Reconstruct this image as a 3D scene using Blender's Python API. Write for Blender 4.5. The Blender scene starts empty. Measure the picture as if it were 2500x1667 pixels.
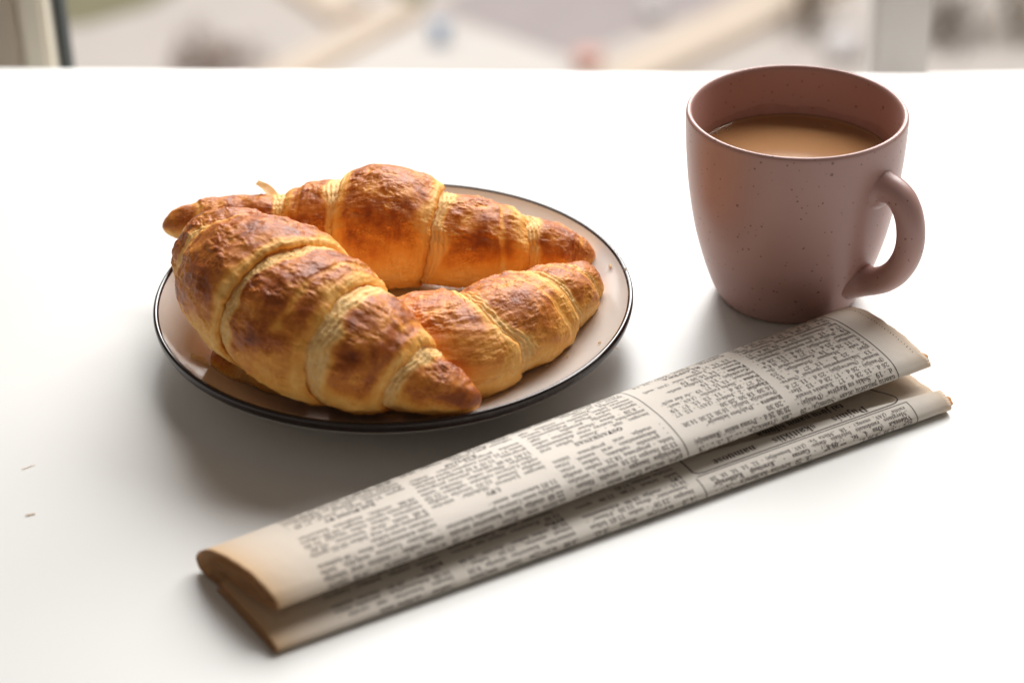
import bpy, math, random
import numpy as np
from mathutils import Matrix, Vector

SC = bpy.context.scene
COL = SC.collection
MM = 0.001

# ------------------------------------------------------------------ camera
PITCH, ROLL, CAM_H = 0.55002, -0.018377, 0.45732
fw = Vector((0, math.cos(PITCH), -math.sin(PITCH)))
r0 = Vector((1, 0, 0)); u0 = r0.cross(fw)
rr = math.cos(ROLL) * r0 + math.sin(ROLL) * u0
uu = -math.sin(ROLL) * r0 + math.cos(ROLL) * u0
cam = bpy.data.cameras.new('camera')
cam.sensor_width = 36.0
cam.lens = 4.88371 / 2.352 * 36.0
cam.clip_start = 0.01; cam.clip_end = 200
cam.dof.use_dof = True
cam.dof.focus_distance = 0.845
cam.dof.aperture_fstop = 6.0
cam_o = bpy.data.objects.new('camera', cam)
m = Matrix(((rr.x, uu.x, -fw.x, 0), (rr.y, uu.y, -fw.y, 0), (rr.z, uu.z, -fw.z, CAM_H), (0, 0, 0, 1)))
cam_o.matrix_world = m
COL.objects.link(cam_o)
SC.camera = cam_o

# ------------------------------------------------------------------ light
world = bpy.data.worlds.new('World'); SC.world = world; world.use_nodes = True
bg = world.node_tree.nodes['Background']
bg.inputs[0].default_value = (1.0, 0.86, 0.73, 1); bg.inputs[1].default_value = 0.155

def area(name, loc, target, sx, sy, power, col):
    l = bpy.data.lights.new(name, 'AREA'); l.shape = 'RECTANGLE'; l.size = sx; l.size_y = sy
    l.energy = power; l.color = col
    o = bpy.data.objects.new(name, l); o.location = loc
    o.rotation_euler = (Vector(target) - Vector(loc)).to_track_quat('-Z', 'Y').to_euler()
    COL.objects.link(o); return o
area('window_light', (0.40, 1.84, 1.02), (0.0, 0.75, 0.05), 1.55, 1.05, 60, (1.0, 0.985, 0.965))
area('street_sky_light', (0, 15.0, 6.0), (0, 16, -6.5), 16, 12, 2500, (1.0, 0.98, 0.96))

SC.view_settings.view_transform = 'Standard'
SC.view_settings.look = 'None'
SC.view_settings.exposure = 0.0
SC.view_settings.gamma = 1.0
SC.view_settings.use_curve_mapping = False
SC.render.engine = 'CYCLES'
SC.cycles.use_denoising = True
SC.cycles.max_bounces = 10
SC.cycles.diffuse_bounces = 5
SC.cycles.caustics_reflective = False
SC.cycles.caustics_refractive = False

# ------------------------------------------------------------------ helpers
def tag(o, label=None, cat=None, group=None, kind=None):
    if label: o['label'] = label
    if cat: o['category'] = cat
    if group: o['group'] = group
    if kind: o['kind'] = kind
    return o

def mesh_obj(name, verts, faces, mat, parent=None, smooth=True, attrs=None):
    me = bpy.data.meshes.new(name)
    if isinstance(verts, np.ndarray): verts = verts.tolist()
    if isinstance(faces, np.ndarray): faces = faces.tolist()
    me.from_pydata(verts, [], faces)
    if smooth: me.polygons.foreach_set('use_smooth', [True] * len(me.polygons))
    if attrs:
        for k, a in attrs.items():
            at = me.attributes.new(k, 'FLOAT', 'POINT')
            at.data.foreach_set('value', np.asarray(a, dtype=np.float32).ravel())
    me.update()
    o = bpy.data.objects.new(name, me)
    if mat: me.materials.append(mat)
    COL.objects.link(o)
    if parent: o.parent = parent
    return o

def empty(name, loc=(0, 0, 0)):
    o = bpy.data.objects.new(name, None); o.location = loc; COL.objects.link(o); return o

def grid_faces(nr, nc, closed_c=False, off=0):
    i = np.arange(nr - 1)[:, None]; ncc = nc if closed_c else nc - 1
    j = np.arange(ncc)[None, :]; j2 = (j + 1) % nc
    a = i * nc + j; b = i * nc + j2; c = (i + 1) * nc + j2; d = (i + 1) * nc + j
    return np.stack([a, b, c, d], -1).reshape(-1, 4) + off

def lathe(name, prof, mat, parent=None, n=160, centre=(0, 0, 0)):
    p = np.array(prof); th = np.linspace(0, 2 * math.pi, n, endpoint=False)
    V = np.zeros((len(p), n, 3))
    V[..., 0] = centre[0] + p[:, None, 0] * np.cos(th); V[..., 1] = centre[1] + p[:, None, 0] * np.sin(th)
    V[..., 2] = centre[2] + p[:, None, 1]
    return mesh_obj(name, V.reshape(-1, 3), grid_faces(len(p), n, True), mat, parent)

def spline(pts, n):
    """Catmull-Rom through pts (any dimension), n samples evenly in arc length of the first three."""
    P = np.array(pts, float)
    Q = np.vstack([2 * P[0] - P[1], P, 2 * P[-1] - P[-2]])
    out = []
    for i in range(len(P) - 1):
        p0, p1, p2, p3 = Q[i:i + 4]
        t = np.linspace(0, 1, 60, endpoint=False)[:, None]
        out.append(0.5 * (2 * p1 + (p2 - p0) * t + (2 * p0 - 5 * p1 + 4 * p2 - p3) * t ** 2 + (3 * p1 - p0 - 3 * p2 + p3) * t ** 3))
    out = np.vstack(out + [P[-1:]])
    k = min(3, P.shape[1])
    s = np.r_[0, np.cumsum(np.linalg.norm(np.diff(out[:, :k], axis=0), axis=1))]
    t = np.linspace(0, s[-1], n)
    return np.stack([np.interp(t, s, out[:, c]) for c in range(out.shape[1])], -1), s[-1]

def smooth_profile(pts, n):
    return spline(pts, n)[0]

def sstep(a, b, x):
    t = np.clip((x - a) / (b - a), 0, 1); return t * t * (3 - 2 * t)

_rng = np.random.default_rng(7)
_perm = np.tile(_rng.permutation(256), 3)
_g = _rng.normal(size=(256, 3)); _g /= np.linalg.norm(_g, axis=1)[:, None]
def noise3(P, seed=0):
    P = np.asarray(P, float) + seed * 17.31
    I = np.floor(P).astype(int); F = P - I; I &= 255
    U = F * F * F * (F * (F * 6 - 15) + 10)
    res = 0
    for dx in (0, 1):
        wx = U[..., 0] if dx else 1 - U[..., 0]
        for dy in (0, 1):
            wy = U[..., 1] if dy else 1 - U[..., 1]
            for dz in (0, 1):
                wz = U[..., 2] if dz else 1 - U[..., 2]
                h = _perm[_perm[_perm[(I[..., 0] + dx) & 255] + ((I[..., 1] + dy) & 255)] + ((I[..., 2] + dz) & 255)]
                g = _g[h]
                res = res + wx * wy * wz * (g[..., 0] * (F[..., 0] - dx) + g[..., 1] * (F[..., 1] - dy) + g[..., 2] * (F[..., 2] - dz))
    return res * 1.6
def fbm(P, oct=4, seed=0, gain=0.5):
    a = 1; s = 0; r = 0
    for k in range(oct):
        r = r + a * noise3(P * 2 ** k, seed + k); s += a; a *= gain
    return r / s

# ------------------------------------------------------------------ materials
class N:
    def __init__(self, name):
        self.m = bpy.data.materials.new(name); self.m.use_nodes = True
        self.t = self.m.node_tree; self.b = self.t.nodes['Principled BSDF']; self.out = self.t.nodes['Material Output']
    def node(self, kind, **kw):
        n = self.t.nodes.new(kind)
        for k, v in kw.items():
            if k in n.inputs: n.inputs[k].default_value = v
            else: setattr(n, k, v)
        return n
    def link(self, a, b): self.t.links.new(a, b)
    def set(self, **kw):
        for k, v in kw.items(): self.b.inputs[k.replace('_', ' ')].default_value = v
        return self
    def coords(self, kind='Object'):
        return self.node('ShaderNodeTexCoord').outputs[kind]
    def noise(self, scale, detail=4, rough=0.55, vec=None):
        n = self.node('ShaderNodeTexNoise'); n.inputs['Scale'].default_value = scale
        n.inputs['Detail'].default_value = detail; n.inputs['Roughness'].default_value = rough
        if vec is None: vec = self.coords()
        self.link(vec, n.inputs['Vector']); return n.outputs['Fac']
    def math(self, op, a, b=None, clamp=False):
        n = self.node('ShaderNodeMath', operation=op, use_clamp=clamp)
        for i, x in enumerate((a, b)):
            if x is None: continue
            if isinstance(x, (int, float)): n.inputs[i].default_value = x
            else: self.link(x, n.inputs[i])
        return n.outputs[0]
    def ramp(self, fac, stops, interp='LINEAR'):
        n = self.node('ShaderNodeValToRGB'); cr = n.color_ramp; cr.interpolation = interp
        while len(cr.elements) < len(stops): cr.elements.new(0.5)
        for e, (p, c) in zip(cr.elements, stops):
            e.position = p; e.color = (*c, 1) if len(c) == 3 else c
        self.link(fac, n.inputs[0]); return n.outputs[0]
    def mix(self, fac, a, b, blend='MIX'):
        n = self.node('ShaderNodeMix', data_type='RGBA', blend_type=blend)
        for i, x in ((0, fac), (6, a), (7, b)):
            if isinstance(x, (int, float)): n.inputs[i].default_value = x
            elif isinstance(x, tuple): n.inputs[i].default_value = (*x, 1) if len(x) == 3 else x
            else: self.link(x, n.inputs[i])
        return n.outputs[2]
    def bump(self, h, strength, dist):
        n = self.node('ShaderNodeBump'); n.inputs['Strength'].default_value = strength
        n.inputs['Distance'].default_value = dist; self.link(h, n.inputs['Height'])
        self.link(n.outputs[0], self.b.inputs['Normal'])

def simple(name, col, rough=0.5, var=0.12, scale=20, spec=0.5):
    k = N(name).set(Roughness=rough); k.b.inputs['Specular IOR Level'].default_value = spec
    f = k.noise(scale)
    c = k.mix(f, tuple(x * (1 - var) for x in col), tuple(min(1, x * (1 + var)) for x in col))
    k.link(c, k.b.inputs['Base Color']); return k.m

def table_mat():
    k = N('white_satin_laminate').set(Roughness=0.34); k.b.inputs['Specular IOR Level'].default_value = 0.30
    f = k.noise(9, 5); c = k.mix(f, (0.71, 0.71, 0.695), (0.745, 0.745, 0.73))
    v = k.node('ShaderNodeTexVoronoi'); v.inputs['Scale'].default_value = 70; k.link(k.coords(), v.inputs['Vector'])
    rnd = k.node('ShaderNodeSeparateColor'); k.link(v.outputs['Color'], rnd.inputs[0])
    thr = k.math('MULTIPLY', k.math('GREATER_THAN', rnd.outputs[0], 0.86), k.math('MULTIPLY', rnd.outputs[1], 0.045))
    sp = k.math('LESS_THAN', v.outputs['Distance'], thr)
    c = k.mix(sp, c, (0.45, 0.42, 0.38))
    k.link(c, k.b.inputs['Base Color'])
    k.link(k.math('MULTIPLY_ADD', k.noise(14, 4), 0.10), k.b.inputs['Roughness'])
    r = k.t.links[-1].from_node; r.inputs[2].default_value = 0.30
    k.bump(k.noise(900, 2), 0.04, 0.0004)
    return k.m

def pastry_mat(seed):
    k = N('baked_pastry').set(Roughness=0.5)
    bake = k.node('ShaderNodeAttribute', attribute_name='bake').outputs['Fac']
    pale = k.node('ShaderNodeAttribute', attribute_name='pale').outputs['Fac']
    co = k.coords()
    mp = k.node('ShaderNodeMapping'); mp.inputs['Location'].default_value = (seed, seed * .7, 0); k.link(co, mp.inputs[0])
    n1 = k.noise(260, 6, 0.62, mp.outputs[0]); n2 = k.noise(1150, 5, 0.65, mp.outputs[0]); n3 = k.noise(90, 3, 0.5, mp.outputs[0])
    f = k.math('ADD', bake, k.math('MULTIPLY', k.math('SUBTRACT', n1, 0.5), 0.26))
    f = k.math('ADD', f, k.math('MULTIPLY', k.math('SUBTRACT', n2, 0.5), 0.22))
    f = k.math('ADD', f, k.math('MULTIPLY', k.math('SUBTRACT', n3, 0.5), 0.14), clamp=True)
    c = k.ramp(f, [(0.0, (0.92, 0.61, 0.25)), (0.2, (0.90, 0.485, 0.125)), (0.40, (0.80, 0.345, 0.058)),
                   (0.58, (0.61, 0.20, 0.028)), (0.78, (0.37, 0.092, 0.014)), (1.0, (0.16, 0.036, 0.009))])
    c = k.mix(k.math('MULTIPLY', pale, 0.8), c, (0.89, 0.60, 0.27))
    k.link(c, k.b.inputs['Base Color'])
    rgh = k.math('SUBTRACT', 0.60, k.math('MULTIPLY', f, 0.34)); k.link(rgh, k.b.inputs['Roughness'])
    k.b.inputs['Subsurface Weight'].default_value = 0.09
    k.b.inputs['Subsurface Radius'].default_value = (1.0, 0.45, 0.15)
    k.b.inputs['Subsurface Scale'].default_value = 0.0035
    k.b.inputs['Specular IOR Level'].default_value = 0.28
    h = k.math('ADD', k.math('MULTIPLY', n1, 0.7), k.math('MULTIPLY', n2, 0.60))
    k.bump(h, 0.5, 0.0009)
    return k.m

def flake_mat():
    k = N('thin_pastry_flake').set(Roughness=0.5)
    f = k.noise(300, 4); c = k.ramp(f, [(0.3, (0.82, 0.56, 0.24)), (0.7, (0.90, 0.74, 0.44))])
    k.link(c, k.b.inputs['Base Color'])
    tr = k.node('ShaderNodeBsdfTranslucent'); k.link(c, tr.inputs[0])
    mx = k.node('ShaderNodeMixShader'); mx.inputs[0].default_value = 0.45
    k.link(k.b.outputs[0], mx.inputs[1]); k.link(tr.outputs[0], mx.inputs[2]); k.link(mx.outputs[0], k.out.inputs[0])
    return k.m

def mug_mat():
    k = N('speckled_pink_stoneware').set(Roughness=0.36)
    co = k.coords()
    base = k.mix(k.noise(30, 4), (0.42, 0.250, 0.222), (0.46, 0.278, 0.248))
    for sc, share, size, seed in ((230, 0.62, 0.19, 0), (480, 0.60, 0.24, 3.3)):
        mp = k.node('ShaderNodeMapping'); mp.inputs['Location'].default_value = (seed, seed, seed); k.link(co, mp.inputs[0])
        v = k.node('ShaderNodeTexVoronoi'); v.inputs['Scale'].default_value = sc; k.link(mp.outputs[0], v.inputs['Vector'])
        s = k.node('ShaderNodeSeparateColor'); k.link(v.outputs['Color'], s.inputs[0])
        thr = k.math('MULTIPLY', k.math('GREATER_THAN', s.outputs[0], share), k.math('MULTIPLY', s.outputs[1], size))
        sp = k.math('LESS_THAN', v.outputs['Distance'], thr)
        base = k.mix(k.math('MULTIPLY', sp, 0.6), base, (0.10, 0.04, 0.025))
    # faint coffee ring dried on the inner wall above the drink
    sx = k.node('ShaderNodeSeparateXYZ'); k.link(co, sx.inputs[0])
    rr_ = k.math('SQRT', k.math('ADD', k.math('MULTIPLY', sx.outputs[0], sx.outputs[0]), k.math('MULTIPLY', sx.outputs[1], sx.outputs[1])))
    zz_ = k.math('ADD', sx.outputs[2], k.math('MULTIPLY', k.noise(70, 3), 0.006))
    ins = k.math('MULTIPLY', k.math('MULTIPLY', k.math('LESS_THAN', rr_, 0.0419), k.math('LESS_THAN', zz_, 0.0700)), k.math('GREATER_THAN', sx.outputs[2], 0.060))
    base = k.mix(k.math('MULTIPLY', ins, k.math('MULTIPLY', k.noise(160, 4), 0.45)), base, (0.20, 0.085, 0.035))
    k.link(base, k.b.inputs['Base Color'])
    k.b.inputs['Specular IOR Level'].default_value = 0.42
    k.bump(k.noise(600, 3), 0.05, 0.0004)
    return k.m

def paper_mat(name='newsprint', inner=0.0):
    k = N(name).set(Roughness=0.75)
    k.b.inputs['Specular IOR Level'].default_value = 0.25
    e = k.node('ShaderNodeAttribute', attribute_name='edge').outputs['Fac']
    c = k.mix(k.noise(60, 5), (0.80, 0.755, 0.685), (0.845, 0.805, 0.745))
    c = k.mix(k.math('MULTIPLY', k.noise(1500, 2), 0.18), c, (0.55, 0.47, 0.37))
    c = k.mix(e, c, (0.70, 0.47, 0.25))
    c = k.mix(k.math('GREATER_THAN', e, 0.945), c, (0.42, 0.20, 0.085))
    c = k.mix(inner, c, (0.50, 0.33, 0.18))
    k.link(c, k.b.inputs['Base Color'])
    tr = k.node('ShaderNodeBsdfTranslucent'); c2 = k.mix(0.6, c, (0.85, 0.50, 0.18)); k.link(c2, tr.inputs[0])
    mx = k.node('ShaderNodeMixShader'); mx.inputs[0].default_value = 0.16
    k.link(k.b.outputs[0], mx.inputs[1]); k.link(tr.outputs[0], mx.inputs[2]); k.link(mx.outputs[0], k.out.inputs[0])
    k.bump(k.math('ADD', k.math('MULTIPLY', k.noise(42, 3), 3.0), k.math('MULTIPLY', k.noise(700, 4), 0.16)), 0.35, 0.0006)
    return k.m

def ink_mat():
    k = N('printing_ink').set(Roughness=0.7)
    k.b.inputs['Specular IOR Level'].default_value = 0.2
    c = k.mix(k.noise(2500, 2), (0.022, 0.014, 0.014), (0.06, 0.044, 0.04)); k.link(c, k.b.inputs['Base Color'])
    return k.m

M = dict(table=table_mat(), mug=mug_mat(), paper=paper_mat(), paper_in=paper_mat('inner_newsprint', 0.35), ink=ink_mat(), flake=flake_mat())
def plate_mats():
    k = N('cream_glaze').set(Roughness=0.20)
    c = k.mix(k.noise(40, 3), (0.645, 0.595, 0.555), (0.685, 0.64, 0.60)); k.link(c, k.b.inputs['Base Color'])
    k.b.inputs['Specular IOR Level'].default_value = 0.4
    k2 = N('dark_brown_rim_glaze').set(Roughness=0.06)
    c = k2.mix(k2.noise(120, 4), (0.010, 0.004, 0.0035), (0.022, 0.009, 0.007)); k2.link(c, k2.b.inputs['Base Color'])
    return k.m, k2.m
M['plate'], M['rim'] = plate_mats()

# ------------------------------------------------------------------ table and background
def table():
    a = math.atan2(-0.0324, 0.5321)
    R = Matrix.Rotation(a, 3, 'Z')
    x0, x1, y0, y1, z0, b = -0.75, 0.75, -0.86, 0.0, -0.028, 0.0022
    prof = [(y0, z0), (y0, -b), (y0 + b * .3, -b * .3), (y0 + b, 0), (y1 - b, 0), (y1 - b * .3, -b * .3), (y1, -b), (y1, z0)]
    V = []
    for x in (x0, x1):
        for y, z in prof:
            p = R @ Vector((x, y, 0)); V.append((p.x, p.y + 1.0162, z))
    n = len(prof)
    F = [(i, i + 1, n + i + 1, n + i) for i in range(n - 1)] + [(n - 1, 0, n, 2 * n - 1), tuple(range(n))[::-1], tuple(range(n, 2 * n))]
    o = mesh_obj('table', V, F, M['table'], None, False)
    tag(o, 'white satin table top the breakfast stands on', None, None, 'structure'); return o
table()

def box(name, x0, x1, y0, y1, z0, z1, mat, parent=None, b=0.002):
    import bmesh
    bm = bmesh.new(); bmesh.ops.create_cube(bm, size=1)
    for v in bm.verts:
        v.co = ((x0 + x1) / 2 + v.co.x * (x1 - x0), (y0 + y1) / 2 + v.co.y * (y1 - y0), (z0 + z1) / 2 + v.co.z * (z1 - z0))
    if b: bmesh.ops.bevel(bm, geom=bm.edges[:], offset=b, segments=2, affect='EDGES')
    me = bpy.data.meshes.new(name); bm.to_mesh(me); bm.free(); me.materials.append(mat)
    o = bpy.data.objects.new(name, me); COL.objects.link(o)
    if parent: o.parent = parent
    return o

M['frame_side'] = simple('taupe_painted_jamb', (0.50, 0.43, 0.35), 0.5, 0.05)
M['frame'] = simple('beige_painted_frame', (0.78, 0.72, 0.60), 0.42, 0.05)
M['post'] = simple('grey_painted_mullion', (0.66, 0.63, 0.60), 0.5, 0.05)
M['bounce_board'] = simple('white_bounce_board', (0.80, 0.79, 0.77), 0.5, 0.04)
M['gasket'] = simple('dark_rubber_gasket', (0.055, 0.065, 0.065), 0.55, 0.1)
def window_frame():
    w = empty('window_frame', (-0.30, 1.22, -0.5))
    tag(w, 'pale window frame behind the table, beige stile with dark gasket at left', 'window frame')
    def part(*a, **k):
        o = box(*a, **k); o.parent = w; o.matrix_parent_inverse = Matrix.Translation(-w.location); return o
    part('jamb', -0.50, -0.2935, 1.185, 1.218, -0.5, 0.62, M['frame_side'], b=0.003)
    part('stile', -0.2930, -0.2755, 1.188, 1.220, -0.5, 0.62, M['frame'], b=0.003)
    part('gasket', -0.2752, -0.2690, 1.206, 1.222, -0.5, 0.62, M['gasket'], b=0.0015)
    part('mullion', 0.2255, 0.2600, 1.205, 1.235, -0.5, 0.62, M['post'], b=0.003)
    part('bounce_board', -0.50, 0.50, 1.06, 1.245, -0.135, -0.110, M['bounce_board'], b=0.004)  # unseen board below the sightline, added to bounce light onto frame and mullion
window_frame()
GZ = -6.5
def sheet(name, poly, z, mat, label):
    o = mesh_obj(name, [(x, y, z) for x, y in poly], [tuple(range(len(poly)))], mat, None, False)
    tag(o, label, None, None, 'structure'); return o
sheet('ground', [(-60, 3), (60, 3), (60, 90), (-60, 90)], GZ, simple('pale_gravel', (0.62, 0.57, 0.53), 0.9, 0.08, 2.0), 'pale blurred ground far below the window')
sheet('lawn', [(-6, 21), (-2.44, 17.9), (-3.02, 16.85), (-3.5, 16.5), (-6, 16.0)], GZ + .004, simple('dull_lawn', (0.26, 0.24, 0.15), 0.95, 0.25, 6), 'olive patch of lawn at the top left')
sheet('lawn', [(-1.25, 18.2), (-0.4, 18.2), (-0.70, 16.75), (-0.88, 16.78)], GZ + .004, simple('dark_lawn', (0.24, 0.225, 0.15), 0.95, 0.25, 6), 'dark olive wedge of lawn beside the road')
sheet('road', [(-0.60, 16.75), (0.22, 17.85), (1.63, 19.4), (3.4, 18.6), (2.05, 16.85), (0.46, 15.70), (0.02, 16.12)], GZ + .004, simple('mauve_asphalt', (0.45, 0.40, 0.40), 0.9, 0.08, 3), 'greyish mauve road slanting behind the table')
sheet('pavement', [(-1.86, 15.1), (-0.66, 16.42), (0.0, 16.08), (0.44, 15.66), (0.6, 15.1)], GZ + .008, simple('pale_paving', (0.74, 0.70, 0.66), 0.9, 0.06, 4), 'whitish paving in front of the road')
M['peach'] = simple('peach_kerb', (0.74, 0.63, 0.52), 0.9, 0.08, 4)
def kerb(poly, label):
    n = len(poly); V = [(x, y, GZ - 0.02) for x, y in poly] + [(x, y, GZ + 0.10) for x, y in poly]
    F = [tuple(range(n, 2 * n))] + [(i, (i + 1) % n, n + (i + 1) % n, n + i) for i in range(n)]
    tag(mesh_obj('kerb', V, F, M['peach'], None, False), label, None, None, 'structure')
kerb([(-2.06, 15.1), (-1.66, 15.1), (-0.68, 16.55), (-0.92, 16.70)], 'peach kerb strip slanting left of the blue bucket')
kerb([(-2.03, 17.3), (-1.60, 17.3), (-1.16, 16.62), (-1.46, 16.36)], 'short peach kerb strip meeting the longer one')
kerb([(0.46, 14.9), (0.92, 14.9), (2.78, 16.76), (3.5, 17.6), (2.9, 17.6), (1.96, 16.68)], 'long peach kerb strip between road and mug')

def shrub(name, x, y, r, h, cols, label, seed, n=420):
    rnd = np.random.default_rng(seed)
    root = empty(name, (x, y, GZ)); tag(root, label, 'shrub', 'shrubs outside')
    V = []; F = []
    for i in range(n):
        d = rnd.normal(size=3); d /= np.linalg.norm(d); d[2] = abs(d[2])
        q = d * np.array([r, r, h]) * rnd.uniform(0.55, 1.0) * (1 + 0.2 * math.sin(5 * d[0] + seed))
        a = rnd.normal(size=3); a /= np.linalg.norm(a); b = np.cross(a, d); s = rnd.uniform(.03, .06) * (r + .2)
        k = len(V)
        for ca, cb in ((-1, 0), (0, -.5), (1, 0), (0, .5)): V.append(tuple(q + a * ca * s * 1.4 + b * cb * s))
        F.append((k, k + 1, k + 2, k + 3))
    mesh_obj('crown', V, F, simple(name + '_leaf', cols, 0.8, 0.3, 5), root, False)
    V = []; F = []
    for i in range(7):
        a = rnd.uniform(0, 6.28); e = np.array([math.cos(a) * r * .6, math.sin(a) * r * .6, h * .75]); k = len(V)
        for t, w in ((0, .03), (1, .01)):
            for j in range(3): V.append(tuple(e * t + np.array([math.cos(j * 2.1), math.sin(j * 2.1), 0]) * w))
        for j in range(3): F.append((k + j, k + (j + 1) % 3, k + 3 + (j + 1) % 3, k + 3 + j))
    mesh_obj('stem', V, F, simple(name + '_stem', (0.12, 0.08, 0.05), 0.9), root, False)
shrub('shrub', -2.34, 15.55, 0.46, 0.34, (0.36, 0.27, 0.23), 'low brown rounded shrub at the table edge on the left', 3)
shrub('shrub', 2.46, 16.05, 0.30, 0.85, (0.33, 0.26, 0.19), 'tall tan shrub left of the grey post', 5)
shrub('shrub', 3.52, 15.9, 0.42, 0.60, (0.29, 0.25, 0.215), 'dark brown shrub right of the grey post', 8)
shrub('shrub', 4.12, 15.9, 0.34, 0.75, (0.34, 0.27, 0.18), 'brown shrub at the right edge of the picture', 11)
M['bokeh_ball'] = simple('pale_bokeh_ball', (0.72, 0.69, 0.69), 0.7, 0.1, 6)
def bokeh_ball(x, y, z, r, label, seed):  # pale ball added to stand in for a blurred bright spot outside
    rows, cols = 9, 14; ph = np.linspace(0.02, math.pi - .02, rows)[:, None]; th = np.linspace(0, 2 * math.pi, cols, endpoint=False)[None]
    D = np.stack([np.sin(ph) * np.cos(th), np.sin(ph) * np.sin(th), np.cos(ph) * np.ones_like(th)], -1)
    V = D * (r * (1 + .22 * noise3(D * 1.7, seed)))[..., None] * np.array([1, 1, .8])
    o = mesh_obj('bokeh_ball', V.reshape(-1, 3), grid_faces(rows, cols, True), M['bokeh_ball']); o.location = (x, y, z)
    tag(o, label, 'bokeh_ball', 'bokeh balls outside')
bokeh_ball(2.66, 15.55, GZ + .10, 0.17, 'pale ball added for a blurred bright spot just behind the mug rim', 2)
bokeh_ball(3.52, 16.4, GZ + .62, 0.13, 'pale ball added for a blurred bright spot above the dark shrub', 4)
bokeh_ball(1.22, 16.4, GZ + .08, 0.11, 'small pale ball added for a blurred bright spot by the road edge', 6)
def pot(name, x, y, r, h, col, label, cat):
    o = lathe(name, [(0.001, 0), (r * .75, 0), (r * .78, h * .02), (r, h), (r * 1.06, h), (r * 1.06, h * .93), (r * 1.0, h * .92), (r * .93, h * .97), (r * .7, h * .06), (.001, h * .06)][:6] + [(r * .94, h * .985), (r * .72, h * .06), (0.001, h * .06)], simple(name + '_plastic', col, 0.4), None, 24)
    o.location = (x, y, GZ + .01); tag(o, label, cat)
pot('bucket', -0.54, 15.98, 0.085, 0.16, (0.36, 0.46, 0.60), 'small blue bucket on the pale paving', 'bucket')
pot('flower_pot', 0.64, 15.42, 0.12, 0.14, (0.72, 0.45, 0.39), 'reddish flower pot at the kerb behind the table', 'flower pot')

# ------------------------------------------------------------------ plate
PX, PY = -0.0478, 0.7516
def plate():
    root = empty('plate', (PX, PY, 0)); tag(root, 'cream dinner plate with a dark brown rim under the croissants', 'plate')
    inner = smooth_profile([(0.0002, 5.2), (30, 5.2), (52, 5.6), (62, 6.8), (74, 10.2), (85, 14.9), (91.5, 18.2), (94.2, 19.9), (95.4, 20.9)], 70)
    under = smooth_profile([(96.8, 17.1), (95.4, 15.9), (88, 11.9), (76, 7.2), (64, 3.4), (57, 2.2)], 40)
    foot = [(55.5, 1.2), (55.2, 0.4), (54.0, 0.05), (52.5, 0.4), (51.5, 1.6), (0.2, 1.8)]
    lathe('dish', np.vstack([inner[1:] * MM]), M['plate'], root, 220)
    lathe('underside', np.vstack([under, foot]) * MM, M['plate'], root, 220)
    rim = smooth_profile([(95.4, 20.9), (96.2, 21.5), (97.0, 21.55), (97.6, 21.0), (97.75, 19.9), (97.5, 18.4), (97.2, 17.6), (96.8, 17.1)], 28)
    lathe('rim_band', rim * MM, M['rim'], root, 220)
plate()

# ------------------------------------------------------------------ croissants
class Spine:
    def __init__(s, pts, flat=0.93, n=600):
        s.P, s.L = spline(np.array(pts, float) * MM, n)
        s.n = n; s.flat = flat
        T = np.gradient(s.P[:, :3], axis=0); T /= np.linalg.norm(T, axis=1)[:, None]
        S = np.cross(T, [0, 0, 1.0]); S /= np.linalg.norm(S, axis=1)[:, None]
        s.S, s.U, s.T = S, np.cross(S, T), T
        d = np.linspace(0, s.L, n); dc = 0.0065
        e = np.minimum(d, s.L - d); k = np.clip(e / dc, 0, 1)
        cap = np.sqrt(np.clip(1 - (1 - k) ** 2, 0, 1))
        s.rh = s.P[:, 3] * cap; s.rv = s.P[:, 4] * cap
    def at(s, A, u):
        x = np.clip(u, 0, 1) * (s.n - 1); i = np.clip(np.floor(x).astype(int), 0, s.n - 2); f = x - i
        if A.ndim == 2: return A[i] * (1 - f)[..., None] + A[i + 1] * f[..., None]
        return A[i] * (1 - f) + A[i + 1] * f
    def pos(s, u, v, off):
        rh, rv = s.at(s.rh, u), s.at(s.rv, u)
        k = np.clip(np.minimum(rh, rv) / 0.007, 0, 1); off = off * k
        sn = np.sin(v); sn = np.where(sn < 0, sn * s.flat, sn)
        return s.at(s.P[:, :3], u) + s.at(s.S, u) * ((rh + off) * np.cos(v))[..., None] + s.at(s.U, u) * ((rv + off) * sn)[..., None]

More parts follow.
